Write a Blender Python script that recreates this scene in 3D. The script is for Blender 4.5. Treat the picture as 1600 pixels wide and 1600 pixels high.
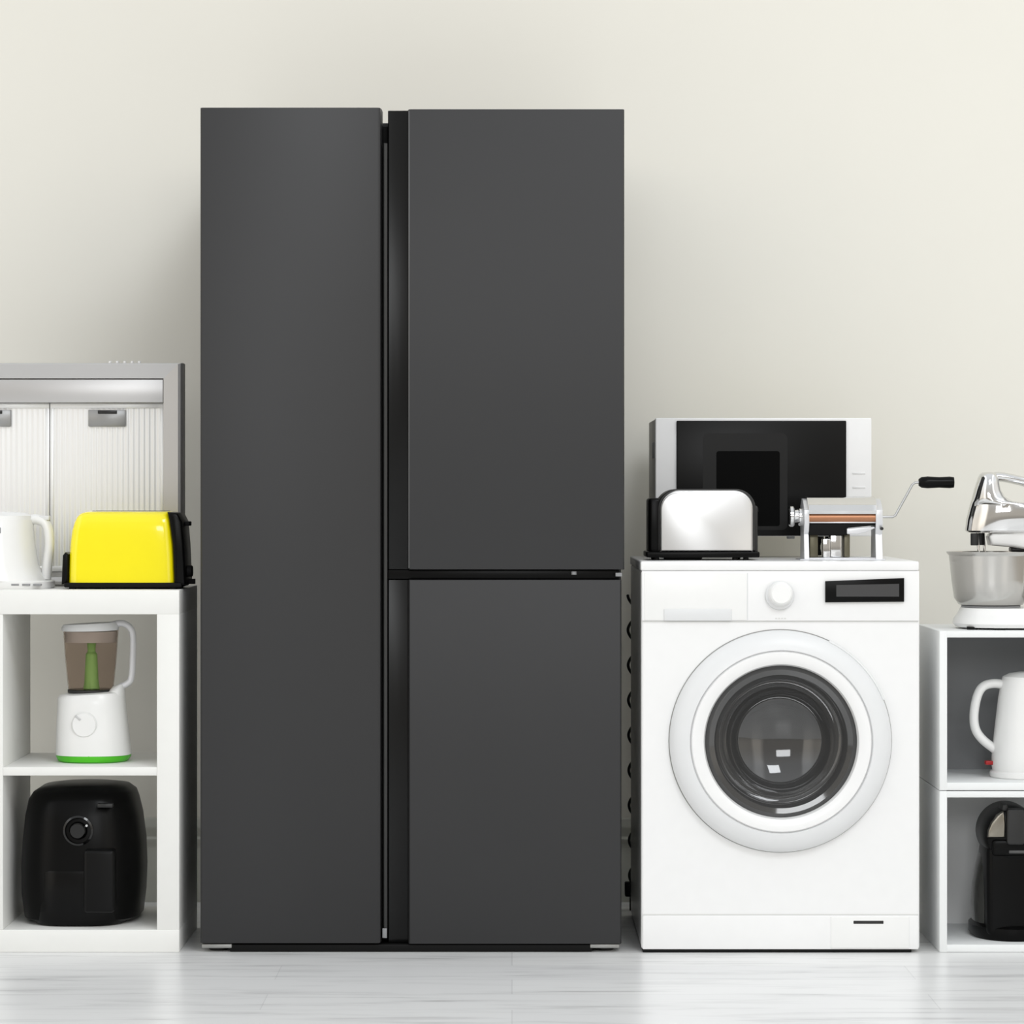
import bpy, bmesh, math
from mathutils import Vector, Matrix
C = bpy.context.scene.collection
PI = math.pi
for o in list(bpy.data.objects): bpy.data.objects.remove(o)

# ------------------------------------------------------------ camera, world, lights, exposure
DIST, FPX, HZ, CAMZ = 6.8, 4944.0, 775.0, 0.981
cam_d = bpy.data.cameras.new('camera'); cam = bpy.data.objects.new('camera', cam_d); C.objects.link(cam)
cam.location = (0, -DIST, CAMZ); cam.rotation_euler = (PI/2, 0, 0)
cam_d.sensor_width = 36; cam_d.lens = 36*FPX/1600; cam_d.shift_y = (HZ-800)/1600
cam_d.clip_end = 100
bpy.context.scene.camera = cam
w = bpy.data.worlds.new('world'); bpy.context.scene.world = w; w.use_nodes = True
def world():
    # world gradient: pale ceiling, dimmer walls, plus invented bright bands for glints in chrome
    nt = w.node_tree; bg = nt.nodes['Background']
    tc = nt.nodes.new('ShaderNodeTexCoord'); sp = nt.nodes.new('ShaderNodeSeparateXYZ'); nt.links.new(tc.outputs['Generated'], sp.inputs[0])
    def ramp(src, lo, hi, stops):
        m = nt.nodes.new('ShaderNodeMapRange'); m.inputs[1].default_value = lo; m.inputs[2].default_value = hi; nt.links.new(src, m.inputs[0])
        r = nt.nodes.new('ShaderNodeValToRGB'); el = r.color_ramp.elements
        while len(el) < len(stops): el.new(0.5)
        for e, (p, v) in zip(el, stops): e.position = p; e.color = (v, v, v, 1)
        nt.links.new(m.outputs[0], r.inputs[0]); return r.outputs[0]
    bands = ramp(sp.outputs[0], -1, 1, [(0, 1.05), (.1, .95), (.16, 1.6), (.23, 1.6), (.26, .5), (.68, .5), (.73, 1.6), (.79, 1.6), (.83, .8), (1, .9)])
    band_height = ramp(sp.outputs[2], -1, 1, [(0, .55), (.44, .6), (.5, 1), (.74, 1), (.82, .75), (1, .75)])
    ceil = ramp(sp.outputs[2], -1, 1, [(0, .0), (.6, .0), (.85, 0.45), (1, .55)])
    m1 = nt.nodes.new('ShaderNodeMix'); m1.data_type = 'RGBA'; m1.blend_type = 'MULTIPLY'; m1.inputs['Factor'].default_value = 1
    nt.links.new(bands, m1.inputs['A']); nt.links.new(band_height, m1.inputs['B'])
    m2 = nt.nodes.new('ShaderNodeMix'); m2.data_type = 'RGBA'; m2.blend_type = 'ADD'; m2.inputs['Factor'].default_value = 1
    nt.links.new(m1.outputs['Result'], m2.inputs['A']); nt.links.new(ceil, m2.inputs['B'])
    m3 = nt.nodes.new('ShaderNodeMix'); m3.data_type = 'RGBA'; m3.blend_type = 'MULTIPLY'; m3.inputs['Factor'].default_value = 1
    nt.links.new(m2.outputs['Result'], m3.inputs['A'])
    tint = nt.nodes.new('ShaderNodeValToRGB'); tint.color_ramp.elements[0].position = 0.1; tint.color_ramp.elements[0].color = (1, 0.93, 0.82, 1)
    tint.color_ramp.elements[1].position = 0.55; tint.color_ramp.elements[1].color = (0.96, 0.985, 1, 1)
    nt.links.new(sp.outputs[2], tint.inputs[0]); nt.links.new(tint.outputs[0], m3.inputs['B'])
    nt.links.new(m3.outputs['Result'], bg.inputs[0]); bg.inputs[1].default_value = WORLD
WORLD = 1.0
world()
def area(name, loc, target, sx, sy, power, col=(1,1,1)):
    l = bpy.data.lights.new(name, 'AREA'); l.shape = 'RECTANGLE'; l.size = sx; l.size_y = sy; l.energy = power; l.color = col
    o = bpy.data.objects.new(name, l); C.objects.link(o); o.location = loc
    o.rotation_euler = (Vector(target)-Vector(loc)).to_track_quat('-Z', 'Y').to_euler()
    return o
area('softbox_key', (1.8, -5.5, 5.2), (0.1, 0.3, 0.9), 2.0, 2.0, 112, (0.94, 0.97, 1))
area('softbox_fill', (0.2, -7.6, 2.4), (0.2, 0.3, 0.8), 2.4, 1.2, 66, (0.96, 0.98, 1))
vs = bpy.context.scene.view_settings
vs.view_transform = 'Standard'; vs.look = 'None'; vs.gamma = 1; vs.use_curve_mapping = False; vs.exposure = 0.05

# ------------------------------------------------------------ measuring: size of the place from the photograph's scale
def X(px, Y=0): return (px-800)*(DIST+Y)/FPX
def Z(py, Y=0): return CAMZ-(py-HZ)*(DIST+Y)/FPX
def M(n, Y=0): return n*(DIST+Y)/FPX

# ------------------------------------------------------------ materials
def lin(c): return c/12.92 if c <= 0.04045 else ((c+0.055)/1.055)**2.4
def hexc(h): return tuple(lin(int(h[i:i+2], 16)/255) for i in (0, 2, 4))
def mat(name, h, rough=0.5, metal=0.0, var=0.02, nscale=30, bump=0.0, coat=0.0, trans=0.0, ior=1.45, aniso=None, spec=None):
    m = bpy.data.materials.new(name); m.use_nodes = True; nt = m.node_tree; b = nt.nodes['Principled BSDF']
    c = hexc(h)
    tc = nt.nodes.new('ShaderNodeTexCoord'); mp = nt.nodes.new('ShaderNodeMapping'); nt.links.new(tc.outputs['Object'], mp.inputs[0])
    if aniso: mp.inputs['Scale'].default_value = aniso
    n = nt.nodes.new('ShaderNodeTexNoise'); n.inputs['Scale'].default_value = nscale; n.inputs['Detail'].default_value = 3
    nt.links.new(mp.outputs[0], n.inputs['Vector'])
    mx = nt.nodes.new('ShaderNodeMix'); mx.data_type = 'RGBA'
    mx.inputs['A'].default_value = (*[v*(1-var) for v in c], 1); mx.inputs['B'].default_value = (*[min(1, v*(1+var)) for v in c], 1)
    nt.links.new(n.outputs['Fac'], mx.inputs['Factor']); nt.links.new(mx.outputs['Result'], b.inputs['Base Color'])
    b.inputs['Roughness'].default_value = rough; b.inputs['Metallic'].default_value = metal
    b.inputs['Coat Weight'].default_value = coat; b.inputs['Coat Roughness'].default_value = 0.05
    b.inputs['Transmission Weight'].default_value = trans; b.inputs['IOR'].default_value = ior
    if spec is not None: b.inputs['Specular IOR Level'].default_value = spec
    if bump:
        bp = nt.nodes.new('ShaderNodeBump'); bp.inputs['Strength'].default_value = bump; bp.inputs['Distance'].default_value = 0.001
        nt.links.new(n.outputs['Fac'], bp.inputs['Height']); nt.links.new(bp.outputs[0], b.inputs['Normal'])
    return m
WHITE = mat('white_enamel', 'eaeaea', 0.35, coat=0.2)
WHITEP = mat('white_plastic', 'e9e9e8', 0.3, coat=0.2)
LAM = mat('white_laminate', 'e6e6e3', 0.45)
GREYP = mat('light_grey_plastic', 'd9dadb', 0.35)
SEAM = mat('seam_grey', 'd6d6d4', 0.6)
SEAMD = mat('door_seam_grey', '9a9a98', 0.6)
MIDP = mat('mid_grey_plastic', '8d8e90', 0.4)
FRIDGE = mat('graphite_steel', '333334', 0.45, 0.4, var=0.03, nscale=5)
FRIDGEB = mat('graphite_side', '2c2c2d', 0.5)
BLACKG = mat('black_gloss', '060606', 0.1, coat=0.2)
BLACKS = mat('black_satin', '050505', 0.3, spec=0.15)
BLACKM = mat('black_matte', '0a0a0a', 0.6, spec=0.2)
DKGREY = mat('dark_grey_plastic', '1f1f1f', 0.4)
STEEL = mat('brushed_steel', 'd2d2d2', 0.28, 1.0, var=0.03, nscale=40, aniso=(0.3, 1, 8))
STEELS = mat('satin_steel', 'c4c3c3', 0.38, 0.75, var=0.05, nscale=3)
STEELV = mat('brushed_bowl_steel', 'c4c2be', 0.18, 1.0, var=0.05, nscale=10, aniso=(1, 1, 0.1))
CHROME = mat('chrome', 'dddddd', 0.07, 1.0)
ALU = mat('cast_aluminium', 'd9dadd', 0.35, 0.6)
ROLLREFL = mat('roller_reflection', 'a67557', 0.35, 0.6)  # warm reflection on the front roller, put into its base colour
YELLOW = mat('yellow_gloss', 'f5e508', 0.16, coat=0.6)
GREEN = mat('green_plastic', '4fc021', 0.35)
GREENL = mat('green_blade_column', 'a4dc86', 0.4)
RED = mat('red_lamp', 'a01014', 0.3)
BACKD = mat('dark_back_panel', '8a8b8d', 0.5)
BACKL = mat('grey_back_panel', 'f0f0f0', 0.5)
SIDEG = mat('box_laminate', 'e6e8e8', 0.45)
SMOKE = mat('smoked_plastic', 'ddd3cb', 0.08, trans=1.0, ior=1.05)
GLASSD = mat('dark_door_glass', '474747', 0.05, trans=0.35, coat=1.0)
DRUM = mat('drum_metal', '5a5a5a', 0.5, 0.8)
SCREEN = mat('dark_display', '3c3c3d', 0.25, coat=0.3)
BEIGE = mat('microwave_side', 'e6e4da', 0.5)

def wall_mat():
    m = mat('cream_wall_paint', 'e5e3db', 0.75, var=0.008, nscale=6, bump=0.02)
    return m
def floor_mat():
    m = bpy.data.materials.new('grey_plank_floor'); m.use_nodes = True; nt = m.node_tree; b = nt.nodes['Principled BSDF']
    tc = nt.nodes.new('ShaderNodeTexCoord')
    br = nt.nodes.new('ShaderNodeTexBrick'); br.inputs['Scale'].default_value = 1
    br.inputs['Brick Width'].default_value = 1.3; br.inputs['Row Height'].default_value = 0.19; br.inputs['Mortar Size'].default_value = 0.0015
    br.inputs['Mortar Smooth'].default_value = 0.6; br.offset = 0.37
    br.inputs['Color1'].default_value = (*hexc('eaeae9'), 1); br.inputs['Color2'].default_value = (*hexc('e1e1e1'), 1); br.inputs['Mortar'].default_value = (*hexc('d2d2d2'), 1)
    nt.links.new(tc.outputs['Object'], br.inputs['Vector'])
    mp = nt.nodes.new('ShaderNodeMapping'); mp.inputs['Scale'].default_value = (1.6, 14, 1); nt.links.new(tc.outputs['Object'], mp.inputs[0])
    n = nt.nodes.new('ShaderNodeTexNoise'); n.inputs['Scale'].default_value = 1.6; n.inputs['Detail'].default_value = 6; n.inputs['Roughness'].default_value = 0.6; n.inputs['Distortion'].default_value = 0.5
    nt.links.new(mp.outputs[0], n.inputs['Vector'])
    r = nt.nodes.new('ShaderNodeValToRGB'); r.color_ramp.elements[0].position = 0.28; r.color_ramp.elements[0].color = (0.5, 0.5, 0.5, 1)
    r.color_ramp.elements[1].position = 0.5; r.color_ramp.elements[1].color = (1, 1, 1, 1)
    e = r.color_ramp.elements.new(0.4); e.color = (0.86, 0.86, 0.86, 1)
    nt.links.new(n.outputs['Fac'], r.inputs[0])
    mx = nt.nodes.new('ShaderNodeMix'); mx.data_type = 'RGBA'; mx.blend_type = 'MULTIPLY'; mx.inputs['Factor'].default_value = 0.8
    nt.links.new(br.outputs['Color'], mx.inputs['A']); nt.links.new(r.outputs[0], mx.inputs['B']); nt.links.new(mx.outputs['Result'], b.inputs['Base Color'])
    b.inputs['Roughness'].default_value = 0.3; b.inputs['Specular IOR Level'].default_value = 0.4
    return m

# ------------------------------------------------------------ mesh helpers (all return a bmesh in world metres)
def fin(bm, ang=32):
    bmesh.ops.recalc_face_normals(bm, faces=bm.faces)
    for f in bm.faces: f.smooth = True
    for e in bm.edges:
        if len(e.link_faces) == 2: e.smooth = e.calc_face_angle(0) < math.radians(ang)
    return bm
def rbox(x0, x1, y0, y1, z0, z1, r=0.003, seg=3):
    bm = bmesh.new()
    v = [bm.verts.new((x, y, z)) for x in (x0, x1) for y in (y0, y1) for z in (z0, z1)]
    for q in ((0,1,3,2),(4,6,7,5),(0,4,5,1),(2,3,7,6),(0,2,6,4),(1,5,7,3)): bm.faces.new([v[i] for i in q])
    bmesh.ops.recalc_face_normals(bm, faces=bm.faces)
    if r > 0: bmesh.ops.bevel(bm, geom=list(bm.edges), offset=r, segments=seg, profile=0.5, affect='EDGES')
    return fin(bm, 50 if r > 0 else 30)
def join(*bms):
    out = bmesh.new()
    for b in bms:
        me = bpy.data.meshes.new('t'); b.to_mesh(me); b.free(); out.from_mesh(me); bpy.data.meshes.remove(me)
    return out
def prism(poly, a0, a1, axis='y', bev=0.0, seg=3):
    # poly: (u, v) outline; axis y -> (u, a, v); axis x -> (a, u, v); axis z -> (u, v, a)
    def mk(u, v, a): return {'y': (u, a, v), 'x': (a, u, v), 'z': (u, v, a)}[axis]
    bm = bmesh.new(); n = len(poly)
    A = [bm.verts.new(mk(u, v, a0)) for u, v in poly]; B = [bm.verts.new(mk(u, v, a1)) for u, v in poly]
    fa = bm.faces.new(A); fb = bm.faces.new(B)
    for i in range(n): bm.faces.new((A[i], A[(i+1) % n], B[(i+1) % n], B[i]))
    bmesh.ops.recalc_face_normals(bm, faces=bm.faces)
    if bev: bmesh.ops.bevel(bm, geom=list(fa.edges)+list(fb.edges), offset=bev, segments=seg, profile=0.5, affect='EDGES')
    return fin(bm, 40)
def lathe(prof, c, axis='z', seg=64, sx=1, sy=1):
    # prof: (radius, height along axis)
    bm = bmesh.new(); rings = []
    for r, h in prof:
        if r < 1e-6: rings.append([bm.verts.new((0, 0, h))]); continue
        rings.append([bm.verts.new((r*math.cos(2*PI*i/seg)*sx, r*math.sin(2*PI*i/seg)*sy, h)) for i in range(seg)])
    for a, b in zip(rings, rings[1:]):
        for i in range(seg):
            j = (i+1) % seg
            if len(a) == 1 and len(b) == 1: continue
            if len(a) == 1: bm.faces.new((a[0], b[i], b[j]))
            elif len(b) == 1: bm.faces.new((a[i], a[j], b[0]))
            else: bm.faces.new((a[i], a[j], b[j], b[i]))
    if axis == 'y': bmesh.ops.transform(bm, matrix=Matrix.Rotation(-PI/2, 4, 'X'), verts=bm.verts)   # +h -> +y
    if axis == 'x': bmesh.ops.transform(bm, matrix=Matrix.Rotation(PI/2, 4, 'Y'), verts=bm.verts)    # +h -> +x
    bmesh.ops.translate(bm, vec=c, verts=bm.verts)
    return fin(bm)
def ring_y(prof, c, seg=96):
    # prof: (radius, world y offset) closed loop around the Y axis
    return lathe(prof+[prof[0]], c, 'y', seg)
def cyl(p, q, r, seg=24, r2=None, bev=0.0):
    p = Vector(p); q = Vector(q); L = (q-p).length; r2 = r if r2 is None else r2; b = min(bev, L/3)
    if b: prof = [(0, 0), (r-b, 0), (r, b), (r2, L-b), (r2-b, L), (0, L)]
    else: prof = [(0, 0), (r, 0), (r2, L), (0, L)]
    bm = lathe(prof, (0, 0, 0), 'z', seg)
    rot = Vector((0, 0, 1)).rotation_difference((q-p).normalized()).to_matrix().to_4x4()
    bmesh.ops.transform(bm, matrix=Matrix.Translation(p) @ rot, verts=bm.verts)
    return fin(bm)
def catmull(pts, k=8):
    pts = [Vector(p) for p in pts]; P_ = [pts[0]*2-pts[1]]+pts+[pts[-1]*2-pts[-2]]; out = []
    for i in range(1, len(P_)-2):
        a, b, c, d = P_[i-1:i+3]
        for j in range(k):
            t = j/k
            out.append(0.5*((2*b)+(c-a)*t+(2*a-5*b+4*c-d)*t*t+(3*b-a-3*c+d)*t**3))
    out.append(pts[-1]); return out
def tube(pts, r, r2=None, smooth=8, seg=14, up=(0, 1, 0)):
    # r across the plane, r2 along 'up'
    P_ = catmull(pts, smooth) if smooth else [Vector(p) for p in pts]
    r2 = r if r2 is None else r2; up = Vector(up); bm = bmesh.new(); rings = []
    for i, p in enumerate(P_):
        t = (P_[min(i+1, len(P_)-1)]-P_[max(i-1, 0)]).normalized()
        u = up - t*up.dot(t)
        if u.length < 1e-4: u = t.orthogonal()
        u.normalize(); s = t.cross(u)
        rings.append([bm.verts.new(p+s*r*math.cos(2*PI*k/seg)+u*r2*math.sin(2*PI*k/seg)) for k in range(seg)])
    for a, b in zip(rings, rings[1:]):
        for k in range(seg): bm.faces.new((a[k], a[(k+1) % seg], b[(k+1) % seg], b[k]))
    bm.faces.new(rings[0]); bm.faces.new(rings[-1])
    return fin(bm, 50)
def loft(secs, seg=64):
    # secs: (cx, cy, z, hx, hy, n) superellipse sections, optional 7th: tilt dz per metre of x
    bm = bmesh.new(); rings = []
    for s in secs:
        cx, cy, z, hx, hy, n = s[:6]; tl = s[6] if len(s) > 6 else 0
        rg = []
        for k in range(seg):
            a = 2*PI*k/seg; ca, sa = math.cos(a), math.sin(a)
            x = hx*math.copysign(abs(ca)**(2/n), ca); y = hy*math.copysign(abs(sa)**(2/n), sa)
            rg.append(bm.verts.new((cx+x, cy+y, z+tl*x)))
        rings.append(rg)
    for a, b in zip(rings, rings[1:]):
        for k in range(seg): bm.faces.new((a[k], a[(k+1) % seg], b[(k+1) % seg], b[k]))
    bm.faces.new(rings[0]); bm.faces.new(rings[-1])
    return fin(bm, 40)
def rrect(x0, x1, z0, z1, rt, rb=None, k=10):
    # rounded rectangle outline, rt = top radius, rb = bottom radius
    rb = rt if rb is None else rb; out = []
    for cx, cz, r, a0 in ((x1-rt, z1-rt, rt, 0), (x0+rt, z1-rt, rt, 90), (x0+rb, z0+rb, rb, 180), (x1-rb, z0+rb, rb, 270)):
        if r < 1e-5: out.append((cx, cz)); continue
        for i in range(k+1):
            a = math.radians(a0+90*i/k); out.append((cx+r*math.cos(a), cz+r*math.sin(a)))
    return out
def spin(bm, ang, c, axis='Z'):
    bmesh.ops.rotate(bm, cent=c, matrix=Matrix.Rotation(ang, 3, axis), verts=bm.verts); return bm

class Thing:
    def __init__(s, name, label, cat, loc, group=None):
        s.o = bpy.data.objects.new(name, None); C.objects.link(s.o); s.o.location = loc; s.loc = Vector(loc)
        s.o.empty_display_size = 0.05
        s.o['label'] = label; s.o['category'] = cat
        if group: s.o['group'] = group
    def part(s, name, bm, m, parent=None, label=None):
        bmesh.ops.translate(bm, vec=-s.loc, verts=bm.verts)
        me = bpy.data.meshes.new(name); bm.to_mesh(me); bm.free(); me.materials.append(m)
        o = bpy.data.objects.new(name, me); C.objects.link(o); o.parent = parent or s.o
        if label: o['label'] = label
        return o
def cut(o, s, bm):
    """cut the solid bm (world coordinates) out of part o of thing s"""
    bmesh.ops.translate(bm, vec=-s.loc, verts=bm.verts)
    me = bpy.data.meshes.new('c'); bm.to_mesh(me); bm.free()
    c = bpy.data.objects.new('c', me); C.objects.link(c); c.location = s.loc
    md = o.modifiers.new('b', 'BOOLEAN'); md.object = c; md.operation = 'DIFFERENCE'; md.solver = 'EXACT'
    bpy.context.view_layer.update()
    dg = bpy.context.evaluated_depsgraph_get()
    nm = bpy.data.meshes.new_from_object(o.evaluated_get(dg), depsgraph=dg)
    o.modifiers.clear(); old = o.data; o.data = nm; nm.name = old.name
    bpy.data.objects.remove(c); bpy.data.meshes.remove(me); bpy.data.meshes.remove(old)
    for f in nm.polygons: f.use_smooth = False
def struct(name, bm, m):
    me = bpy.data.meshes.new(name); bm.to_mesh(me); bm.free(); me.materials.append(m)
    o = bpy.data.objects.new(name, me); C.objects.link(o); o['kind'] = 'structure'; return o

# ------------------------------------------------------------ the room
WY = 0.86
struct('floor', rbox(-4.5, 4.5, -7.5, WY, -0.05, 0, 0), floor_mat())
struct('wall_back', rbox(-4.5, 4.5, WY, WY+0.1, -0.05, 2.9, 0), wall_mat())
BB = mat('baseboard_grey_white', 'b9bab2', 0.45)
bz = 0.202
bp = [(WY-0.001, 0.0), (WY-0.018, 0.0), (WY-0.018, 0.125), (WY-0.014, 0.13), (WY-0.014, 0.140), (WY-0.017, 0.146), (WY-0.017, 0.152),
      (WY-0.011, 0.158), (WY-0.011, 0.170), (WY-0.014, 0.176), (WY-0.014, 0.184), (WY-0.008, 0.192), (WY-0.008, 0.197), (WY-0.004, bz), (WY-0.001, bz)]
struct('baseboard_back', prism(bp, -4.5, 4.5, 'x'), BB)

# ------------------------------------------------------------ refrigerator
t = Thing('refrigerator', 'tall graphite grey three-door refrigerator with black vertical handle grooves', 'refrigerator', (X(645), 0.36, 0))
fx0, fx1, fc = X(313), X(975), X(600)
ftop, fbot = Z(168), Z(1474)
t.part('cabinet', rbox(fx0+0.004, fx1-0.004, 0.075, 0.74, 0.035, Z(192, .075), 0.004), FRIDGEB)
ld = t.part('door', prism([(fx0, 0.07), (fx0, 0.004), (fx0+.004, 0), (X(590), 0), (X(594), 0.004), (X(596), 0.03), (X(596), 0.07)], fbot, ftop, 'z', 0.0015), FRIDGE, label='tall left door')
t.part('edge_strip', prism([(X(597), 0.066), (X(597), 0.022), (X(600), 0.016), (X(604.5), 0.02), (X(604.5), 0.066)], Z(1468), Z(222), 'z', 0.001), mat('door_edge_grey', '444444', 0.4, 0.4), ld)
t.part('end_cap', rbox(X(597), X(604), 0.012, 0.03, Z(1467), Z(1452), 0.001), MIDP, ld, 'bright metal cap at the foot of the door edge')
for nm, zt, zb, xr in (('upper', Z(170.5), Z(890), 975.5), ('lower', Z(906), Z(1475), 971)):
    d = t.part('door', prism([(X(638), 0.07), (X(638), 0.004), (X(640.5), 0), (X(xr)-.003, 0), (X(xr), 0.004), (X(xr), 0.07)], zb, zt, 'z', 0.0015), FRIDGE,
               label=nm+' right door')
    # black recessed grip strip: slopes back from the door face towards the middle gap
    t.part('handle_groove', prism([(X(638)-.0003, 0.07), (X(638)-.0003, 0.0035), (X(636.5), 0.022), (X(620), 0.024), (X(607), 0.0235), (X(605.5), 0.026), (X(605.5), 0.07)], zb, zt-.0005, 'z', 0.0006),
           mat('groove_black', '050505', 0.25, spec=0.3), d, 'black recessed groove')
t.part('door_edge', rbox(X(638), X(640.5), 0.0005, 0.002, Z(888), Z(173), 0.0003, 1), mat('edge_light', '585858', 0.4, 0.4))
t.part('gap_trim', rbox(X(606), X(968), 0.02, 0.07, Z(905), Z(891), 0.001), BLACKS)
t.part('gap_hinge', cyl((X(897), 0.014, Z(898)), (X(897), 0.014, Z(893)), 0.006), MIDP)
t.part('gap_hinge', rbox(X(962), X(972), 0.008, 0.06, Z(901), Z(895), 0.001), MIDP)
t.part('center_rail', rbox(X(596.5), X(604.5), 0.055, 0.08, Z(222), Z(193), 0.001), BLACKM)
t.part('kickplate', rbox(X(358), X(926), 0.005, 0.075, 0.001, Z(1476), 0.003), BLACKM)
for a, b in ((315, 362), (922, 968)):
    f = t.part('foot_bracket', rbox(X(a), X(b), 0.004, 0.07, Z(1482), Z(1475.5), 0.002), mat('bracket_grey', '9c9c9a', 0.35, 0.6))
    c0 = X((a+b)/2)
    t.part('foot', cyl((c0, 0.05, 0), (c0, 0.05, Z(1482)), 0.022, bev=0.003), DKGREY, f)

# ------------------------------------------------------------ washing machine
t = Thing('washing_machine', 'white front-loading washing machine with dark round porthole door', 'washing machine', (X(1219), 0.3, 0))
wx0, wx1 = X(1002), X(1437)
cx, cz = X(1219), Z(1157.5)
body = t.part('cabinet', rbox(wx0, wx1, 0.0, 0.6, Z(1483.5), Z(891), 0.006), WHITE)
cut(body, t, cyl((cx, -0.05, cz), (cx, 0.42, cz), M(128), 96))
t.part('top_panel', rbox(X(1001), X(1436), -0.003, 0.6, Z(892), Z(877), 0.004), WHITE)
t.part('control_panel', rbox(X(1003), X(1436), -0.0032, 0.001, Z(970), Z(892.2), 0.001), WHITE)
t.part('panel_seam', rbox(X(1004), X(1435), -0.0015, 0.001, Z(972), Z(970.5), 0), SEAM)
dr = t.part('detergent_drawer', rbox(X(1007), X(1167), -0.0045, -0.002, Z(969), Z(895), 0.001), WHITEP)
t.part('drawer_grip', rbox(X(1037), X(1143), -0.0075, -0.003, Z(970), Z(951), 0.002), GREYP, dr)
t.part('drawer_seam', rbox(X(1167.3), X(1168.8), -0.0035, -0.001, Z(969), Z(895), 0), GREYP)
kn = t.part('program_knob', cyl((X(1219), -0.006, Z(928)), (X(1219), -0.03, Z(927)), M(20), 48, M(17), 0.003), WHITEP)
t.part('knob_ring', cyl((X(1218), -0.006, Z(930)), (X(1218), -0.0105, Z(930)), M(22.5), 48, bev=.001), GREYP, kn)
t.part('brand_mark', join(*[rbox(X(1211+i*4.6), X(1211+i*4.6+3.2), -0.0037, -0.001, Z(967.3), Z(965.2), 0) for i in range(4)]), SEAM)
ds = t.part('display', prism([(X(1289), Z(941)), (X(1412), Z(940)), (X(1412), Z(903)), (X(1289), Z(908))], -0.0095, -0.004, 'y', 0.0005), BLACKS)
t.part('screen', prism([(X(1306), Z(932)), (X(1404), Z(932)), (X(1404), Z(912)), (X(1306), Z(914))], -0.0103, -0.006, 'y'), SCREEN, ds)
ring = t.part('door_ring', ring_y([(M(173), 0.0), (M(173), -0.012), (M(170), -0.02), (M(162), -0.029), (M(150), -0.035), (M(143), -0.036), (M(141), -0.031), (M(141), 0.0)], (cx, 0, cz)), mat('door_ring_grey', 'dedfe0', 0.35))
t.part('inner_ring', ring_y([(M(141.5), 0.0), (M(141.5), -0.031), (M(139), -0.037), (M(128), -0.038), (M(121), -0.033), (M(118.5), -0.024), (M(118.5), 0.0)], (cx, 0, cz)), WHITE, ring)
t.part('door_seal', ring_y([(M(174.6), -0.001), (M(174.6), 0.0005), (M(168), 0.0005), (M(168), -0.001)], (cx, 0, cz)), SEAMD, ring)
g = [(M(120), -0.018), (M(112), -0.024), (M(104), -0.022), (M(97), -0.010), (M(90), 0.012), (M(78), 0.04), (M(60), 0.06), (M(38), 0.072), (M(16), 0.077), (0, 0.078)]
g2 = [(r*0.97, y+0.006) for r, y in reversed(g)]
t.part('door_glass', lathe(g+g2+[g[0]], (cx, 0, cz), 'y', 96), GLASSD, ring)
grip = []
for k in range(13):
    a = math.radians(22+k*3.5); grip.append((cx+M(173)*math.cos(a), -0.008, cz+M(173)*math.sin(a)))
t.part('door_handle', tube(grip, 0.0035, 0.009, smooth=0, up=(0, 1, 0)), mat('handle_white', 'e4e5e5', 0.4), ring)
# drum seen through the glass
prof = [(M(122), 0.02), (M(125), 0.05), (M(125), 0.4), (0, 0.41)]
dm = t.part('drum', lathe(prof, (cx, 0, cz), 'y', 72), DRUM)
for k in range(3):
    a = math.radians(100+k*120); p = Vector((math.cos(a), 0, math.sin(a)))*M(112)
    t.part('paddle', cyl(Vector((cx, 0.1, cz))+p, Vector((cx, 0.38, cz))+p, 0.022, 20, 0.014, 0.005), MIDP, dm)
kp = t.part('kick_panel', rbox(X(1004), X(1435), -0.004, 0.002, Z(1483), Z(1430), 0.002), WHITE)
t.part('kick_seam', rbox(X(1004), X(1435), -0.0012, 0.001, Z(1429.8), Z(1428), 0), SEAM)
fl = t.part('filter_flap', rbox(X(1298), X(1420), -0.006, -0.003, Z(1481), Z(1432), 0.001), WHITEP, kp)
o = t.part('flap_grip', rbox(X(1333), X(1380), -0.0068, -0.004, Z(1443), Z(1438), 0.0008, 1), DKGREY, kp)
for xx in (1030, 1408):
    for yy in (0.06, 0.54):
        t.part('foot', cyl((X(xx), yy, 0), (X(xx), yy, Z(1486)+.002), 0.02), BLACKM)
t.part('shadow_slab', rbox(X(1004), X(1424), -0.002, 0.59, 0.001, Z(1483), 0.001), BLACKM)  # black slab standing in for the shadow gap under the cabinet

# cord behind the washing machine
t = Thing('coiled_cord', 'dark coiled cord hanging in the gap between refrigerator and washing machine', 'cord', (X(988, .68), 0.69, 0))
pts = []
hx, hz0, hz1 = X(987.5, .69), Z(930, .69), Z(1385, .69)
n = 200
for i in range(n+1):
    s = i/n; zz = hz0+(hz1-hz0)*s; a = -2*PI*(zz-hz0)/0.083+PI
    rr = 0.010
    pts.append((hx+rr*math.cos(a)+0.004*s, 0.69+rr*math.sin(a), zz))
t.part('cord', tube(pts, 0.0035, smooth=0, seg=8, up=(0.1, 1, 0.1)), BLACKM)
t.part('plug', join(rbox(hx-.017, hx+.012, .675, .705, Z(1400, .69), Z(1378, .69), .003), cyl((hx, .69, 0.0), (hx, .69, Z(1399, .69)), .006)), BLACKM)

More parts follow.
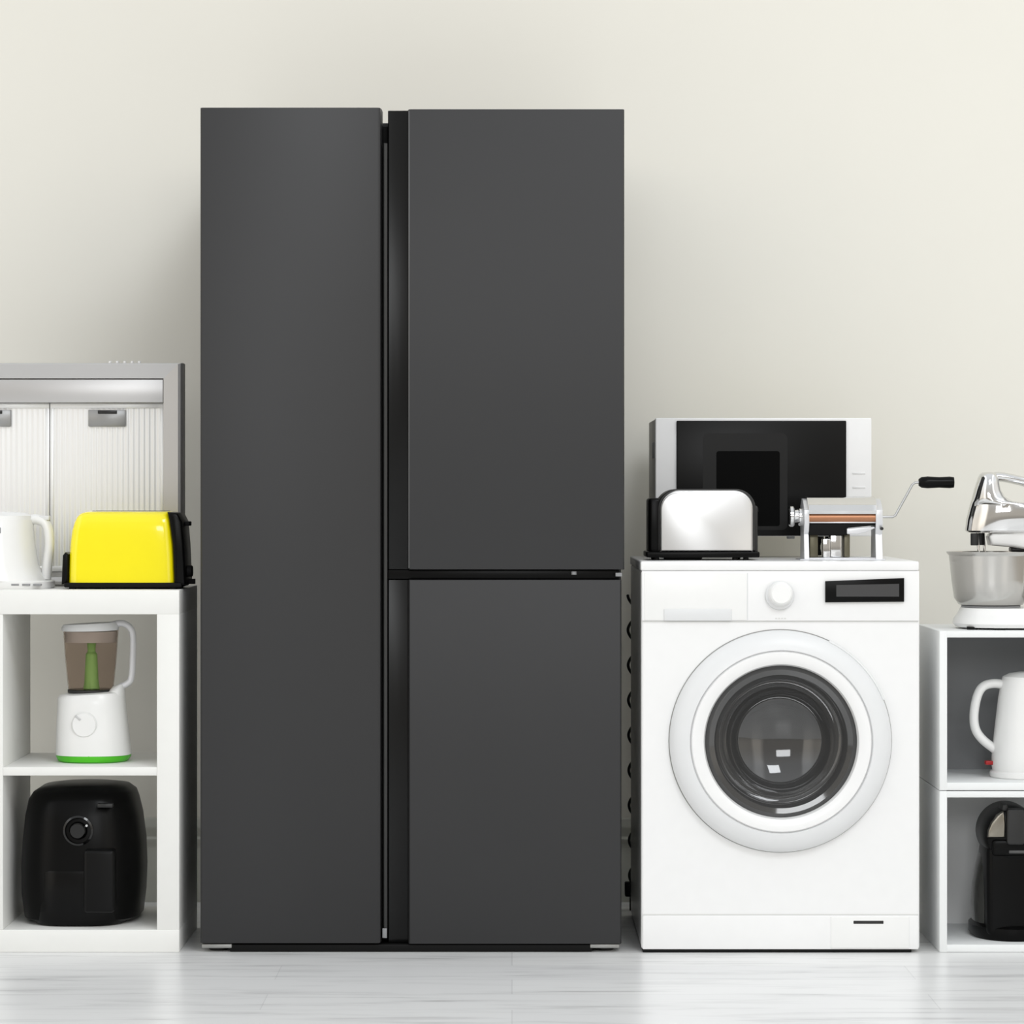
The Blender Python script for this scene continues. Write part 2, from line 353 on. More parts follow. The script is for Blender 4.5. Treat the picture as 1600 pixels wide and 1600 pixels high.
# ------------------------------------------------------------ left cube shelf unit
t = Thing('cube_shelf', 'white open-backed cube shelf unit left of the refrigerator', 'shelf', (X(280)-.385, 0.195, 0))
sx1 = X(280); sx0 = sx1-0.77; SD = 0.39
st = Z(922)
t.part('top_panel', rbox(sx0, sx1, 0, SD, Z(960), st, 0.0015, 2), LAM)
t.part('bottom_panel', rbox(sx0, sx1, 0, SD, 0, Z(1453), 0.0015, 2), LAM)
t.part('side_panel', rbox(X(245), sx1, 0.0003, SD-.0003, Z(1453)-.001, Z(960)+.001, 0.0015, 2), LAM)
t.part('side_panel', rbox(sx0, sx0+.048, 0.0003, SD-.0003, Z(1453)-.001, Z(960)+.001, 0.0015, 2), LAM)
t.part('divider', rbox(X(4.5)-.016, X(4.5), 0.001, SD-.001, Z(1453), Z(960), 0.001, 2), LAM)
for a, b in ((X(4.5), X(245)), (sx0+.048, X(4.5)-.016)):
    t.part('shelf_board', rbox(a, b, 0.001, SD-.001, Z(1212), Z(1199), 0.001, 2), LAM)
STOP = st

# ------------------------------------------------------------ range hood standing on the shelf
HY = 0.27
t = Thing('range_hood', 'stainless steel range hood stood on edge with its grease filters facing out', 'range hood', (X(285, HY)-.3, HY+.05, STOP))
x1 = X(285, HY); x0 = x1-.6; zt = Z(567, HY); zb = STOP+.001
bw = M(30, HY); tw = M(62, HY)
# outer rim, four mitred bevelled sides
def rim(yo, yb):
    bm = bmesh.new()
    def loop(m, tp, y): return [bm.verts.new(c) for c in ((x0+m, y, zb+min(m, .02)), (x1-m, y, zb+min(m, .02)), (x1-m, y, zt-tp), (x0+m, y, zt-tp))]
    L = [loop(0, 0, yb), loop(0, 0, yo+.007), loop(M(3, HY), .001, yo+.002), loop(M(7, HY), .003, yo), loop(bw, M(24, HY), yo+.006), loop(bw, M(24, HY), yb)]
    for a, b in zip(L, L[1:]+L[:1]):
        for i in range(4): bm.faces.new((a[i], a[(i+1) % 4], b[(i+1) % 4], b[i]))
    return fin(bm, 8)
t.part('frame', rim(HY, HY+.06), STEELS)
t.part('top_trim', rbox(x0+bw+.001, x1-bw-.001, HY+.0065, HY+.05, zt-tw, zt-M(26, HY), .001, 2), STEELS)
t.part('back_plate', rbox(x0+.004, x1-.004, HY+.037, HY+.058, zb+.004, zt-.004, 0), STEELS)
FW = (x1-x0-2*bw)/2
FILT = mat('filter_mesh', 'ebebeb', 0.4, 0.35, var=0.03, nscale=30, aniso=(6, 1, 0.1))
for k in range(2):
    a = x1-bw-FW*(k+1)+.0009; b = x1-bw-FW*k-.0009; z1 = zt-tw-.0004; z0 = zb+.032
    # corrugated sheet in a flat border
    bm = bmesh.new(); N = 40; prev = None; m_ = .012
    bd = join(rbox(a, b, HY+.024, HY+.034, z1-m_, z1, .001, 1), rbox(a, b, HY+.024, HY+.034, z0, z0+m_, .001, 1), rbox(a, a+m_*.7, HY+.024, HY+.034, z0+m_-.001, z1-m_+.001, .001, 1), rbox(b-m_*.7, b, HY+.024, HY+.034, z0+m_-.001, z1-m_+.001, .001, 1))
    prev = None
    for i in range(N*4+1):
        xx = a+m_*.7+(b-a-1.4*m_)*i/(N*4); yy = HY+.029+-.002+.0009*math.sin(2*PI*i/8)
        c = (bm.verts.new((xx, yy, z0+m_)), bm.verts.new((xx, yy, z1-m_)), bm.verts.new((xx, yy+.003, z1-m_)), bm.verts.new((xx, yy+.003, z0+m_)))
        if prev:
            for q in range(4): bm.faces.new((prev[q], prev[(q+1) % 4], c[(q+1) % 4], c[q]))
        prev = c
    f = t.part('grease_filter', join(bd, fin(bm, 60)), FILT)
    mc = (a+b)/2
    lt = t.part('latch', rbox(mc-M(29, HY), mc+M(29, HY), HY+.020, HY+.03, Z(666, HY), Z(640, HY), .001, 1), mat('latch_grey', '9a9a9a', 0.4, 0.5), f)
    t.part('latch_tab', rbox(mc-M(14, HY), mc+M(16, HY), HY+.018, HY+.024, Z(646, HY), Z(641, HY), .0005, 1), DKGREY, f)
for k in range(5):
    t.part('control_button', cyl((X(172+k*11.5, HY+.05), HY+.05, zt-.001), (X(172+k*11.5, HY+.05), HY+.05, zt+.006), .0035, 16, bev=.001), WHITEP)

# ------------------------------------------------------------ yellow toaster
TY = 0.06; TC = TY+.075
t = Thing('toaster', 'glossy yellow two-slot toaster with black ends on the cube shelf', 'toaster', (X(188, TY), TC, STOP))
zb = STOP
def tz(p): return Z(p, TY)
bodyp = [(X(105.5, TY), tz(911)), (X(106, TY), tz(870)), (X(110, TY), tz(830)), (X(117, TY), tz(810)), (X(124, TY), tz(802)), (X(133, TY), tz(799)),
         (X(262, TY), tz(799)), (X(265, TY), tz(815)), (X(270, TY), tz(850)), (X(273, TY), tz(911))]
b = t.part('body', loft([(X((p+q)/2, TY), TC, tz(z), M((q-p)/2, TY), hy, 9) for z, p, q, hy in ((911, 105, 273.5, .075), (870, 106, 272, .075), (850, 107.5, 270.5, .075), (830, 110, 268.5, .0745), (817, 113.5, 267, .073), (808, 117.5, 266, .069), (803, 122, 265, .063), (800, 128, 264, .054), (799, 135, 262, .044))], 128), YELLOW)
t.part('base', rbox(X(100, TY), X(284, TY), TY-.003, TY+.155, zb+.004, tz(910.5), .003), BLACKM)
for xx in (112, 270):
    for yy in (TY+.015, TY+.14): t.part('foot', cyl((X(xx, TY), yy, zb), (X(xx, TY), yy, zb+.005), .008), BLACKM)
e = t.part('end_panel', prism([(X(272, TY), tz(912)), (X(269.5, TY), tz(850)), (X(264, TY), tz(812)), (X(261, TY), tz(800)), (X(277, TY), tz(802)), (X(284, TY), tz(815)), (X(287, TY), tz(850)), (X(290, TY), tz(914)), (X(274, TY), tz(914))], TY-.001, TY+.151, 'y', 0.006), BLACKS)
t.part('end_panel', prism([(X(106, TY), tz(912)), (X(106.5, TY), tz(866)), (X(101, TY), tz(863)), (X(97, TY), tz(868)), (X(95, TY), tz(914))], TY+.005, TY+.145, 'y', 0.006), BLACKS)
t.part('lever', rbox(X(284, TY), X(292.5, TY), TC-.02, TC+.02, tz(822), tz(815), .002), BLACKM, e)
t.part('browning_knob', cyl((X(288, TY), TC-.03, tz(893)), (X(298, TY), TC-.03, tz(893)), M(9, TY), 24, bev=.002), BLACKM, e)
t.part('cancel_button', rbox(X(289, TY), X(299, TY), TC, TC+.015, tz(914), tz(906), .001), BLACKM, e)
for yy in (TY+.045, TY+.1): t.part('slot', rbox(X(140, TY), X(256, TY), yy, yy+.022, tz(799)-.001, tz(798.2), .0003, 1), BLACKM, b)

# ------------------------------------------------------------ white jug kettle, left
KY = 0.15
t = Thing('electric_kettle', 'white plastic jug kettle at the left end of the cube shelf beside the yellow toaster', 'kettle', (X(-8, KY), KY, STOP))
kc = X(-8, KY); zt = Z(801, KY-.08)
def kz(p): return Z(p, KY-.05)
R = lambda p: M(p, KY)
t.part('base', loft([(X(20, KY), KY, STOP, R(62), .082, 3), (X(20, KY), KY, STOP+.004, R(64), .085, 3), (X(20, KY), KY, kz(909), R(64), .085, 3), (X(20, KY), KY, kz(907), R(61), .082, 3)]), WHITEP)
for k in range(3): t.part('base_slot', rbox(X(27+k*17, KY), X(39+k*17, KY), KY-.0852, KY-.07, kz(914.5), kz(911.5), .0004, 1), MIDP)
b = t.part('body', loft([(kc, KY, kz(908), R(82), R(62), 2.3), (kc, KY, kz(897), R(75), R(61), 2.3), (kc, KY, kz(882), R(67), R(60), 2.3), (kc, KY, kz(850), R(62), R(58), 2.3), (kc, KY, kz(825), R(60), R(56), 2.3), (kc, KY, kz(812), R(60), R(54), 2.3)]), WHITEP)
t.part('lid', loft([(kc, KY, kz(812), R(59), R(53), 2.3), (kc, KY, kz(806), R(58), R(52), 2.3), (kc, KY, kz(801.5), R(48), R(44), 2.3), (kc, KY, kz(800), R(30), R(28), 2.3)]), WHITEP)
t.part('handle', tube([(X(38, KY), KY, kz(815)), (X(58, KY), KY, kz(812)), (X(73, KY), KY, kz(822)), (X(77, KY), KY, kz(850)), (X(74, KY), KY, kz(880)), (X(72, KY), KY, kz(906))], R(8), .016), WHITEP)
t.part('lid_button', rbox(X(62, KY), X(78, KY), KY-.012, KY+.012, kz(813), kz(806), .002), GREYP)
t.part('volume_mark', join(rbox(X(-1, KY), X(2.5, KY), KY-.0815, KY-.07, kz(834), kz(825), .0003, 1), rbox(X(5, KY), X(10, KY), KY-.0805, KY-.07, kz(833), kz(824), .0003, 1)), MIDP, b)

# ------------------------------------------------------------ baby-food blender
BY = 0.17
t = Thing('food_blender', 'white food blender with smoked jug and green foot on the middle shelf', 'blender', (X(145, BY), BY, Z(1199)))
def bz_(p): return Z(p, BY-.06)
sh = Z(1199)
R = lambda p: M(p, BY)
t.part('foot_ring', loft([(X(146, BY), BY, sh, R(52), R(50), 2.2), (X(146, BY), BY, sh+.003, R(55), R(54), 2.2), (X(146.5, BY), BY, sh+.011, R(58), R(56), 2.2), (X(146.5, BY), BY, sh+.016, R(58.5), R(56), 2.2)]), GREEN)
def bsec(px0, px1, z, hy, tl=0): return (X((px0+px1)/2, BY), BY, z, R((px1-px0)/2), R(hy), 2.5, tl)
b = t.part('body', loft([bsec(88, 205.5, sh+.0155, 56), bsec(88.5, 203, Z(1160, BY), 55), bsec(89.5, 199, Z(1125, BY), 53), bsec(91, 196, Z(1098, BY), 51),
                         bsec(91, 195, Z(1088, BY), 50, .03), bsec(94, 192, Z(1083, BY), 47, .05), bsec(104, 184, Z(1081, BY), 40, .05)]), WHITEP)
t.part('shoulder', loft([(X(180, BY), BY, Z(1096, BY), R(15), R(34), 2.4), (X(179, BY), BY, Z(1084, BY), R(16), R(32), 2.4, .15), (X(181, BY), BY, Z(1077, BY), R(13), R(26), 2.4, .35), (X(185, BY), BY, Z(1070, BY), R(8), R(16), 2.4, .2)], 32), WHITEP, b)
kd = t.part('dial', cyl((X(131, .09), BY-R(51), Z(1133, .09)), (X(131, .09), BY-R(56), Z(1133, .09)), R(20), 48, R(19), .002), WHITEP, b)
o = t.part('dial_pointer', spin(rbox(X(116, .09), X(127, .09), BY-R(57.3), BY-R(54), Z(1123, .09), Z(1120, .09), .0003, 1), math.radians(40), (X(121.5, .09), BY, Z(1121.5, .09)), 'Y'), mat('pointer_grey', 'c4c4c4', 0.4))
jc = X(142, BY)
jug = t.part('jug', lathe([(R(34), Z(1081, BY)), (R(35), Z(1078, BY)), (R(40), Z(1030, BY)), (R(43), Z(985, BY)), (R(41.5), Z(985, BY)), (R(38.5), Z(1030, BY)), (R(33.5), Z(1076, BY)), (0, Z(1076, BY)), (0, Z(1081, BY)), (R(34), Z(1081, BY))], (jc, BY, 0)), SMOKE)
t.part('lid', loft([(jc-R(1), BY, Z(985, BY), R(44), R(43), 2, .02), (jc-R(1), BY, Z(979, BY), R(45), R(43), 2, .05), (jc-R(1), BY, Z(974, BY), R(42), R(40), 2, .05)]), GREYP)
t.part('lid_collar', lathe([(R(41), Z(986, BY)), (R(40), Z(1003, BY)), (R(37), Z(1003, BY)), (R(37), Z(986, BY)), (R(41), Z(986, BY))], (jc, BY, 0)), GREYP)
t.part('blade_column', lathe([(R(13), Z(1075.5, BY)), (R(11), Z(1065, BY)), (R(9), Z(1022, BY)), (R(6), Z(1018, BY)), (R(7), Z(1005, BY)), (0, Z(1004, BY))], (jc+R(1), BY, 0), seg=32), GREENL)
t.part('jug_base', cyl((jc, BY, Z(1081.5, BY)), (jc, BY, Z(1077, BY)), R(36), 48), DKGREY)
t.part('handle', tube([(X(172, BY), BY, Z(977, BY)), (X(186, BY), BY, Z(974, BY)), (X(196, BY), BY, Z(975.5, BY)), (X(204, BY), BY, Z(982, BY)), (X(207.5, BY), BY, Z(993, BY)), (X(207.5, BY), BY, Z(1025, BY)), (X(205.5, BY), BY, Z(1057, BY)), (X(200, BY), BY, Z(1067, BY)), (X(186, BY), BY, Z(1074, BY))], R(5.2), .013), mat('handle_grey_white', 'dcdcdf', 0.35))

# ------------------------------------------------------------ air fryer
AY = 0.2
t = Thing('air_fryer', 'rounded glossy black air fryer in the bottom compartment of the cube shelf', 'air fryer', (X(132, AY), AY, Z(1453)))
sh = Z(1453)
R = lambda p: M(p, AY)
def asec(a, b, z, hy, n=3.0): return (X((a+b)/2, AY), AY, z, R((b-a)/2), hy, n)
za = lambda p: Z(p, AY)
b = t.part('body', loft([asec(62, 205, sh+.002, .125), asec(50, 216, sh+.007, .14), asec(43, 222, za(1425), .15), asec(38.5, 226, za(1390), .157), asec(38, 227.5, za(1350), .158), asec(40, 226, za(1310), .155),
                         asec(44, 221, za(1270), .148), asec(49, 215, za(1245), .14), asec(56, 211, za(1234), .132), asec(68, 201, za(1226), .118, 2.8), asec(90, 180, za(1222.5), .08, 2.6)]), BLACKS)
fy = AY-.158
t.part('foot', cyl((X(80, AY), AY-.05, sh), (X(80, AY), AY-.05, sh+.004), .01), BLACKM)
t.part('foot', cyl((X(185, AY), AY-.05, sh), (X(185, AY), AY-.05, sh+.004), .01), BLACKM)
t.part('foot', cyl((X(132, AY), AY+.07, sh), (X(132, AY), AY+.07, sh+.004), .01), BLACKM)
zf = lambda p: Z(p, fy)
kn = t.part('dial', join(ring_y([(R(23), .004), (R(23), -.002), (R(20), -.004), (R(19), .004)], (X(122, fy), fy+.002, zf(1298))), cyl((X(122, fy), fy+.004, zf(1298)), (X(122, fy), fy-.012, zf(1298)), R(14), 32, R(12), .002)), BLACKG)
t.part('dial_mark', cyl((X(135.5, fy), fy-.001, zf(1290)), (X(135.5, fy), fy-.0035, zf(1290)), R(1.8), 12), GREYP, kn)
d = t.part('drawer', loft([(X(133, AY), AY, za(1432), R(72), .152, 3.4), (X(133, AY), AY, za(1426), R(76), .157, 3.4), (X(133, AY), AY, za(1390), R(78), .1605, 3.4), (X(133, AY), AY, za(1352), R(78), .161, 3.4), (X(133, AY), AY, za(1348), R(76), .1595, 3.4)]), mat('drawer_black', '060606', 0.25, spec=0.2))
t.part('handle', rbox(X(133, fy), X(181, fy), fy-.03, fy+.02, zf(1424), zf(1326), .008, 4), mat('handle_black', '090909', 0.35, spec=0.2), d)
t.part('trim_plate', rbox(X(152, fy), X(176, fy), fy-.0015, fy+.02, zf(1262), zf(1256), .001, 1), DKGREY)

# ------------------------------------------------------------ microwave on the washing machine
WT = Z(877)
MY = 0.37
t = Thing('microwave_oven', 'white microwave oven with black glass door at the back of the washing machine', 'microwave', (X(1192, MY), MY+.17, WT))
mx0, mx1, mz0, mz1 = X(1024, MY), X(1362, MY), Z(838, MY), Z(653, MY)
t.part('case', rbox(mx0+.001, mx1-.001, MY+.014, MY+.36, mz0, mz1-.001, .004), BEIGE)
t.part('front_panel', rbox(mx0, mx1, MY+.001, MY+.018, mz0, mz1, .003), WHITE)
d = t.part('door_glass', rbox(X(1057, MY), X(1322, MY), MY-.006, MY+.004, mz0+.001, Z(657.5, MY), .002), mat('microwave_glass', '090909', 0.3, spec=0.2))
wn = [(x, z) for x, z in rrect(X(1102, MY), X(1234, MY), Z(815, MY), Z(676, MY), M(9))]
t.part('window_border', join(prism(rrect(X(1098, MY), X(1230, MY), Z(828, MY), Z(677, MY), M(9)), MY-.0067, MY-.004, 'y')), mat('window_border_grey', '1b1b1b', 0.3, spec=0.2), d)
t.part('window', prism(rrect(X(1119, MY), X(1218, MY), Z(822, MY), Z(705, MY), M(4)), MY-.0072, MY-.005, 'y'), mat('window_black', '050505', 0.4, spec=0.05), d)
for k, (a, b) in enumerate(((738, 741), (760, 763))):
    t.part('button', rbox(X(1332, MY), X(1352, MY), MY-.0005, MY+.004, Z(b, MY), Z(a, MY), .0005, 1), mat('button_white', 'e6e6e6', 0.5))
t.part('vent', join(*[rbox(mx0-.0003, mx0+.003, MY+.06+.02*i, MY+.07+.02*i, Z(715, MY), Z(690, MY), .0005, 1) for i in range(5)]), MIDP)
for xx in (1050, 1300):
    for yy in (MY+.04, MY+.31):
        t.part('foot', cyl((X(xx, MY), yy, WT), (X(xx, MY), yy, mz0+.002), .012), BLACKM)
t.part('foot_pad', rbox(X(1232, MY), X(1243, MY), MY+.02, MY+.05, Z(842, MY), mz0+.001, .001, 1), MIDP)

# ------------------------------------------------------------ steel toaster on the washing machine
SY = 0.1; SCY = SY+.08
t = Thing('toaster', 'brushed steel toaster with black ends in front of the microwave', 'toaster', (X(1100, SY), SCY, WT))
sz = lambda p: Z(p, SY); sxx = lambda p: X(p, SY)
def outl(a, b, tp, bt, r): return rrect(sxx(a), sxx(b), sz(bt), sz(tp), M(r, SY), 0.001)
t.part('body', prism(outl(1031, 1177, 766, 863, 30), SY+.006, SY+.154, 'y', .004), STEEL)
sh_ = t.part('side_shell', prism(outl(1028, 1181.5, 764, 862, 31), SY+.012, SY+.148, 'y', .003), DKGREY)
fp = t.part('front_plate', prism(outl(1033, 1174.5, 769.5, 861, 27), SY, SY+.01, 'y', .002), mat('steel_front', 'd2d2d2', 0.32, 0.7, var=0.015, nscale=40, aniso=(1, 1, .2)))
t.part('end_panel', rbox(sxx(1014), sxx(1034), SY+.014, SY+.146, sz(866), sz(778), .007), BLACKS)
e = t.part('end_panel', rbox(sxx(1176), sxx(1185), SY+.014, SY+.146, sz(866), sz(790), .005), DKGREY)
t.part('lever', rbox(sxx(1183), sxx(1189), SCY-.018, SCY+.018, sz(800), sz(795), .001), BLACKM, e)
t.part('base', rbox(sxx(1010), sxx(1187), SY-.002, SY+.158, sz(871), sz(862), .003), BLACKS)
for xx in (1026, 1149, 1166): t.part('foot', cyl((sxx(xx), SY+.012, WT), (sxx(xx), SY+.012, sz(868)), .0062, 20, bev=.001), BLACKM)
for xx in (1026, 1160): t.part('foot', cyl((sxx(xx), SY+.145, WT), (sxx(xx), SY+.145, sz(868)), .0062, 20, bev=.001), BLACKM)
t.part('cord_winder', rbox(sxx(1040), sxx(1098), SY+.02, SY+.1, WT+.0006, sz(869), .003), BLACKM)

# ------------------------------------------------------------ pasta machine
PY = 0.1; PC = PY+.06
t = Thing('pasta_machine', 'chrome hand-cranked pasta machine on the right of the washing machine top', 'pasta machine', (X(1316, PY), PC, WT))
px = lambda p: X(p, PY); pz = lambda p: Z(p, PY)
t.part('base', join(rbox(px(1250), px(1384), PY+.0, PY+.11, WT, pz(873.5), .0015), rbox(px(1262), px(1372), PY+.008, PY+.1, pz(874), pz(871.5), .001)), ALU)
side = [(PY+.005, WT+.002), (PY+.105, WT+.002), (PY+.098, pz(835)), (PY+.105, pz(810)), (PY+.1, pz(790)), (PY+.07, pz(779)), (PY+.04, pz(782)), (PY+.008, pz(797)), (PY+.005, pz(818)), (PY+.018, pz(835))]
for a, b in ((1257, 1265), (1369, 1380)):
    t.part('side_plate', prism(side, px(a), px(b), 'x', .001), ALU)
t.part('bolt', cyl((px(1378), PY-.001, pz(826)), (px(1378), PY+.01, pz(826)), .0035), DKGREY)
t.part('top_guard', prism([(PY+.012, pz(797)), (PY+.012, pz(790)), (PY+.035, pz(778)), (PY+.07, pz(776)), (PY+.09, pz(781)), (PY+.088, pz(784)), (PY+.068, pz(780)), (PY+.04, pz(783)), (PY+.018, pz(797))], px(1263), px(1371), 'x', .0005), CHROME)
t.part('front_shield', prism([(PY+.006, pz(803)), (PY+.002, pz(798)), (PY+.008, pz(789)), (PY+.02, pz(788)), (PY+.02, pz(803))], px(1264), px(1370), 'x', .0005), CHROME)
t.part('roller', cyl((px(1263), PY+.022, pz(809.5)), (px(1371), PY+.022, pz(809.5)), M(8.5, PY), 32), ROLLREFL, label='roller with a warm reflection in its colour')
t.part('roller', cyl((px(1263), PY+.07, pz(800)), (px(1371), PY+.07, pz(800)), M(11, PY), 32), CHROME)
t.part('scraper', rbox(px(1265), px(1369), PY+.01, PY+.06, pz(817.5), pz(815.5), .0004, 1), ALU)
t.part('cutter_block', prism([(px(1265), pz(836)), (px(1265), pz(818)), (px(1369), pz(818)), (px(1369), pz(821)), (px(1326), pz(825)), (px(1325), pz(836))], PY+.014, PY+.09, 'y', .001), BLACKM)
t.part('tray', prism([(px(1324), pz(834)), (px(1324), pz(826)), (px(1366), pz(823.5)), (px(1368), pz(825)), (px(1352), pz(832)), (px(1340), pz(834.5))], PY+.006, PY+.05, 'y', .001), ALU)
k_ = t.part('dial_knob', join(cyl((px(1236), PC, pz(807)), (px(1245), PC, pz(807)), M(16.5, PY), 32, bev=.003), cyl((px(1244), PC, pz(807)), (px(1252), PC, pz(806)), M(10, PY), 24), cyl((px(1251), PC, pz(808)), (px(1262), PC, pz(808)), M(14, PY), 24, bev=.002)), CHROME)
cl = t.part('clamp', join(cyl((px(1302), PC-.03, pz(856)), (px(1302), PC+.02, pz(856)), M(15, PY), 32, bev=.002), rbox(px(1287), px(1298), PY+.01, PY+.05, pz(871), pz(842), .001), rbox(px(1299), px(1316), PY+.02, PY+.06, pz(871), pz(836), .002)), CHROME)
t.part('clamp_screw', cyl((px(1308), PC-.034, pz(856)), (px(1308), PC-.028, pz(856)), M(5, PY), 20), MIDP, cl)
OLV = mat('olive_metal', '6a6655', 0.35, 0.6)
for a, b in ((1268, 1281), (1322, 1331)): t.part('bracket', rbox(px(a), px(b), PY+.04, PY+.09, pz(871), pz(835), .001), OLV)
cr = t.part('crank', tube([(px(1378), PC, pz(808)), (px(1400), PC, pz(808)), (px(1404), PC, pz(806)), (px(1431), PC, pz(757)), (px(1435), PC, pz(754)), (px(1443), PC, pz(753.5))], .0027, smooth=0), mat('crank_steel', 'b9b9b9', 0.3, 0.8))
t.part('crank_grip', lathe([(0, 0), (M(5.5, PY), .0), (M(8.5, PY), .006), (M(9.5, PY), .02), (M(8.5, PY), .045), (M(9.3, PY), .068), (M(8.5, PY), .077), (0, .079)], (px(1441), PC, pz(753.5)), 'x', 28), BLACKS, cr)

# ------------------------------------------------------------ two stacked cube boxes at the right
bx0 = X(1468); bw_ = 0.345; bx1 = bx0+bw_
def box(name, z0, z1, label, bm_, th=0.0165, fr_t=None):
    t = Thing(name, label, 'box shelf', ((bx0+bx1)/2, .19, z0))
    t.part('side_panel', rbox(bx0, bx0+th, 0, .38, z0, z1, .0015, 2), SIDEG)
    t.part('side_panel', rbox(bx1-th, bx1, 0, .38, z0, z1, .0015, 2), SIDEG)
    t.part('top_panel', rbox(bx0+th-.001, bx1-th+.001, .0004, .3796, z1-th*.85, z1-.0004, .001, 2), SIDEG)
    t.part('bottom_panel', rbox(bx0+th-.001, bx1-th+.001, .0004, .3796, z0+.0004, z0+th, .001, 2), SIDEG)
    t.part('back_panel', rbox(bx0+th-.001, bx1-th+.001, .34, .352, z0+th-.001, z1-th*.85+.001, 0), bm_)
    return t
zmid = Z(1236)
box('storage_cube', 0.0, zmid, 'white storage cube on the floor at right, holding a black coffee machine', BACKL)
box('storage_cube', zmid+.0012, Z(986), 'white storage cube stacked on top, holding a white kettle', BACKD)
CT = Z(986); CM = zmid+.0012+.0165; CB = .0165

# white kettle in upper cube
KY = .14
t = Thing('electric_kettle', 'white electric kettle with curved handle inside the upper storage cube at right', 'kettle', (X(1607, KY), KY, CM))
kc = X(1607, KY); R = lambda p: M(p, KY); z_ = lambda p: Z(p, KY)
t.part('base', lathe([(0, CM), (R(58), CM), (R(60), CM+.003), (R(60), CM+.012), (R(57), CM+.0155), (0, CM+.0155)], (kc, KY, 0)), WHITEP)
b = t.part('body', lathe([(0, CM+.015), (R(56), CM+.015), (R(57.5), z_(1195)), (R(57), z_(1180)), (R(53), z_(1140)), (R(47), z_(1090)), (R(43), z_(1068)), (R(42), z_(1062)), (0, z_(1062))], (kc, KY, 0)), WHITEP)
t.part('lid', lathe([(R(42), z_(1063)), (R(40), z_(1057)), (R(30), z_(1052)), (R(15), z_(1049.5)), (0, z_(1049))], (kc, KY, 0)), WHITEP)
t.part('handle', tube([(X(1572, KY), KY, z_(1070)), (X(1552, KY), KY, z_(1068)), (X(1536, KY), KY, z_(1073)), (X(1527, KY), KY, z_(1088)), (X(1522, KY), KY, z_(1115)), (X(1524, KY), KY, z_(1138)), (X(1535, KY), KY, z_(1155)), (X(1556, KY), KY, z_(1172))], R(7.2), .014), WHITEP)
t.part('switch', rbox(X(1539, KY), X(1552, KY), KY-.012, KY+.012, z_(1194.5), z_(1188.5), .002), RED, label='red on-off switch')
t.part('water_gauge', rbox(X(1598, KY), X(1604, KY), KY-R(52), KY-R(40), z_(1165), z_(1100), .002), MIDP, b)

# capsule coffee machine in lower cube
CY = .17; CF = .07
t = Thing('coffee_machine', 'black capsule coffee machine with round chrome head in the lower storage cube', 'coffee machine', (X(1580, CF), CY, CB))
R = lambda p: M(p, CF); z_ = lambda p: Z(p, CF); cc = X(1584, CF)
t.part('base', loft([(X(1590, CF), CY-.01, CB, R(62), .115, 2.3), (X(1590, CF), CY-.01, CB+.008, R(66), .12, 2.3), (X(1590, CF), CY-.01, z_(1450), R(66), .12, 2.3), (X(1590, CF), CY-.005, z_(1446), R(60), .112, 2.3)]), BLACKS)
col = [(X(1578+d, CF), CY+dy, z, R(hx), hy, 2.6) for d, dy, z, hx, hy in ((12, .0, z_(1448), 60, .10), (12, .0, z_(1420), 61, .10), (10, .0, z_(1390), 57, .095), (9, .0, z_(1360), 51, .088), (8, .0, z_(1340), 45, .08), (8, .0, z_(1322), 40, .075))]
t.part('water_tank', loft(col), mat('tank_smoke', '3a3a37', 0.12))
t.part('column', rbox(X(1541, CF), X(1640, CF), CY-.115, CY+.02, z_(1462), z_(1322), .014, 4), BLACKS)
CHEEK = mat('cheek_metal', '8f8a80', 0.25, 1.0)
hd = t.part('head', lathe([(0, -.1), (R(30), -.098), (R(42), -.092), (R(45), -.08), (R(46), -.05), (R(46), .05), (R(40), .07), (0, .075)], (X(1584, CF), CY-.02, z_(1306)), 'y', 72), BLACKS)
t.part('chrome_cheek', prism([(X(1541, CF), z_(1307)), (X(1542, CF), z_(1296)), (X(1547, CF), z_(1284)), (X(1556, CF), z_(1272)), (X(1566, CF), z_(1266)), (X(1569, CF), z_(1285)), (X(1568, CF), z_(1307))], CY-.124, CY-.1, 'y', .004), CHEEK, hd)
t.part('chrome_cheek', prism([(X(1599, CF), z_(1307)), (X(1598, CF), z_(1285)), (X(1601, CF), z_(1266)), (X(1612, CF), z_(1274)), (X(1625, CF), z_(1290)), (X(1627, CF), z_(1307))], CY-.124, CY-.1, 'y', .004), CHEEK, hd)
t.part('lock_lever', join(prism(rrect(X(1570, CF), X(1598, CF), z_(1318), z_(1262), R(5)), CY-.132, CY-.1, 'y', .004), rbox(X(1564, CF), X(1573, CF), CY-.12, CY-.06, z_(1266), z_(1255.5), .003)), DKGREY, hd)
t.part('spout_block', rbox(X(1548, CF), X(1625, CF), CY-.124, CY-.02, z_(1336), z_(1310), .008, 4), BLACKS, hd)
t.part('badge', rbox(X(1574, CF), X(1606, CF), CY-.1247, CY-.12, z_(1331.5), z_(1327), .0003, 1), mat('badge_grey', '4a4a4a', 0.4))

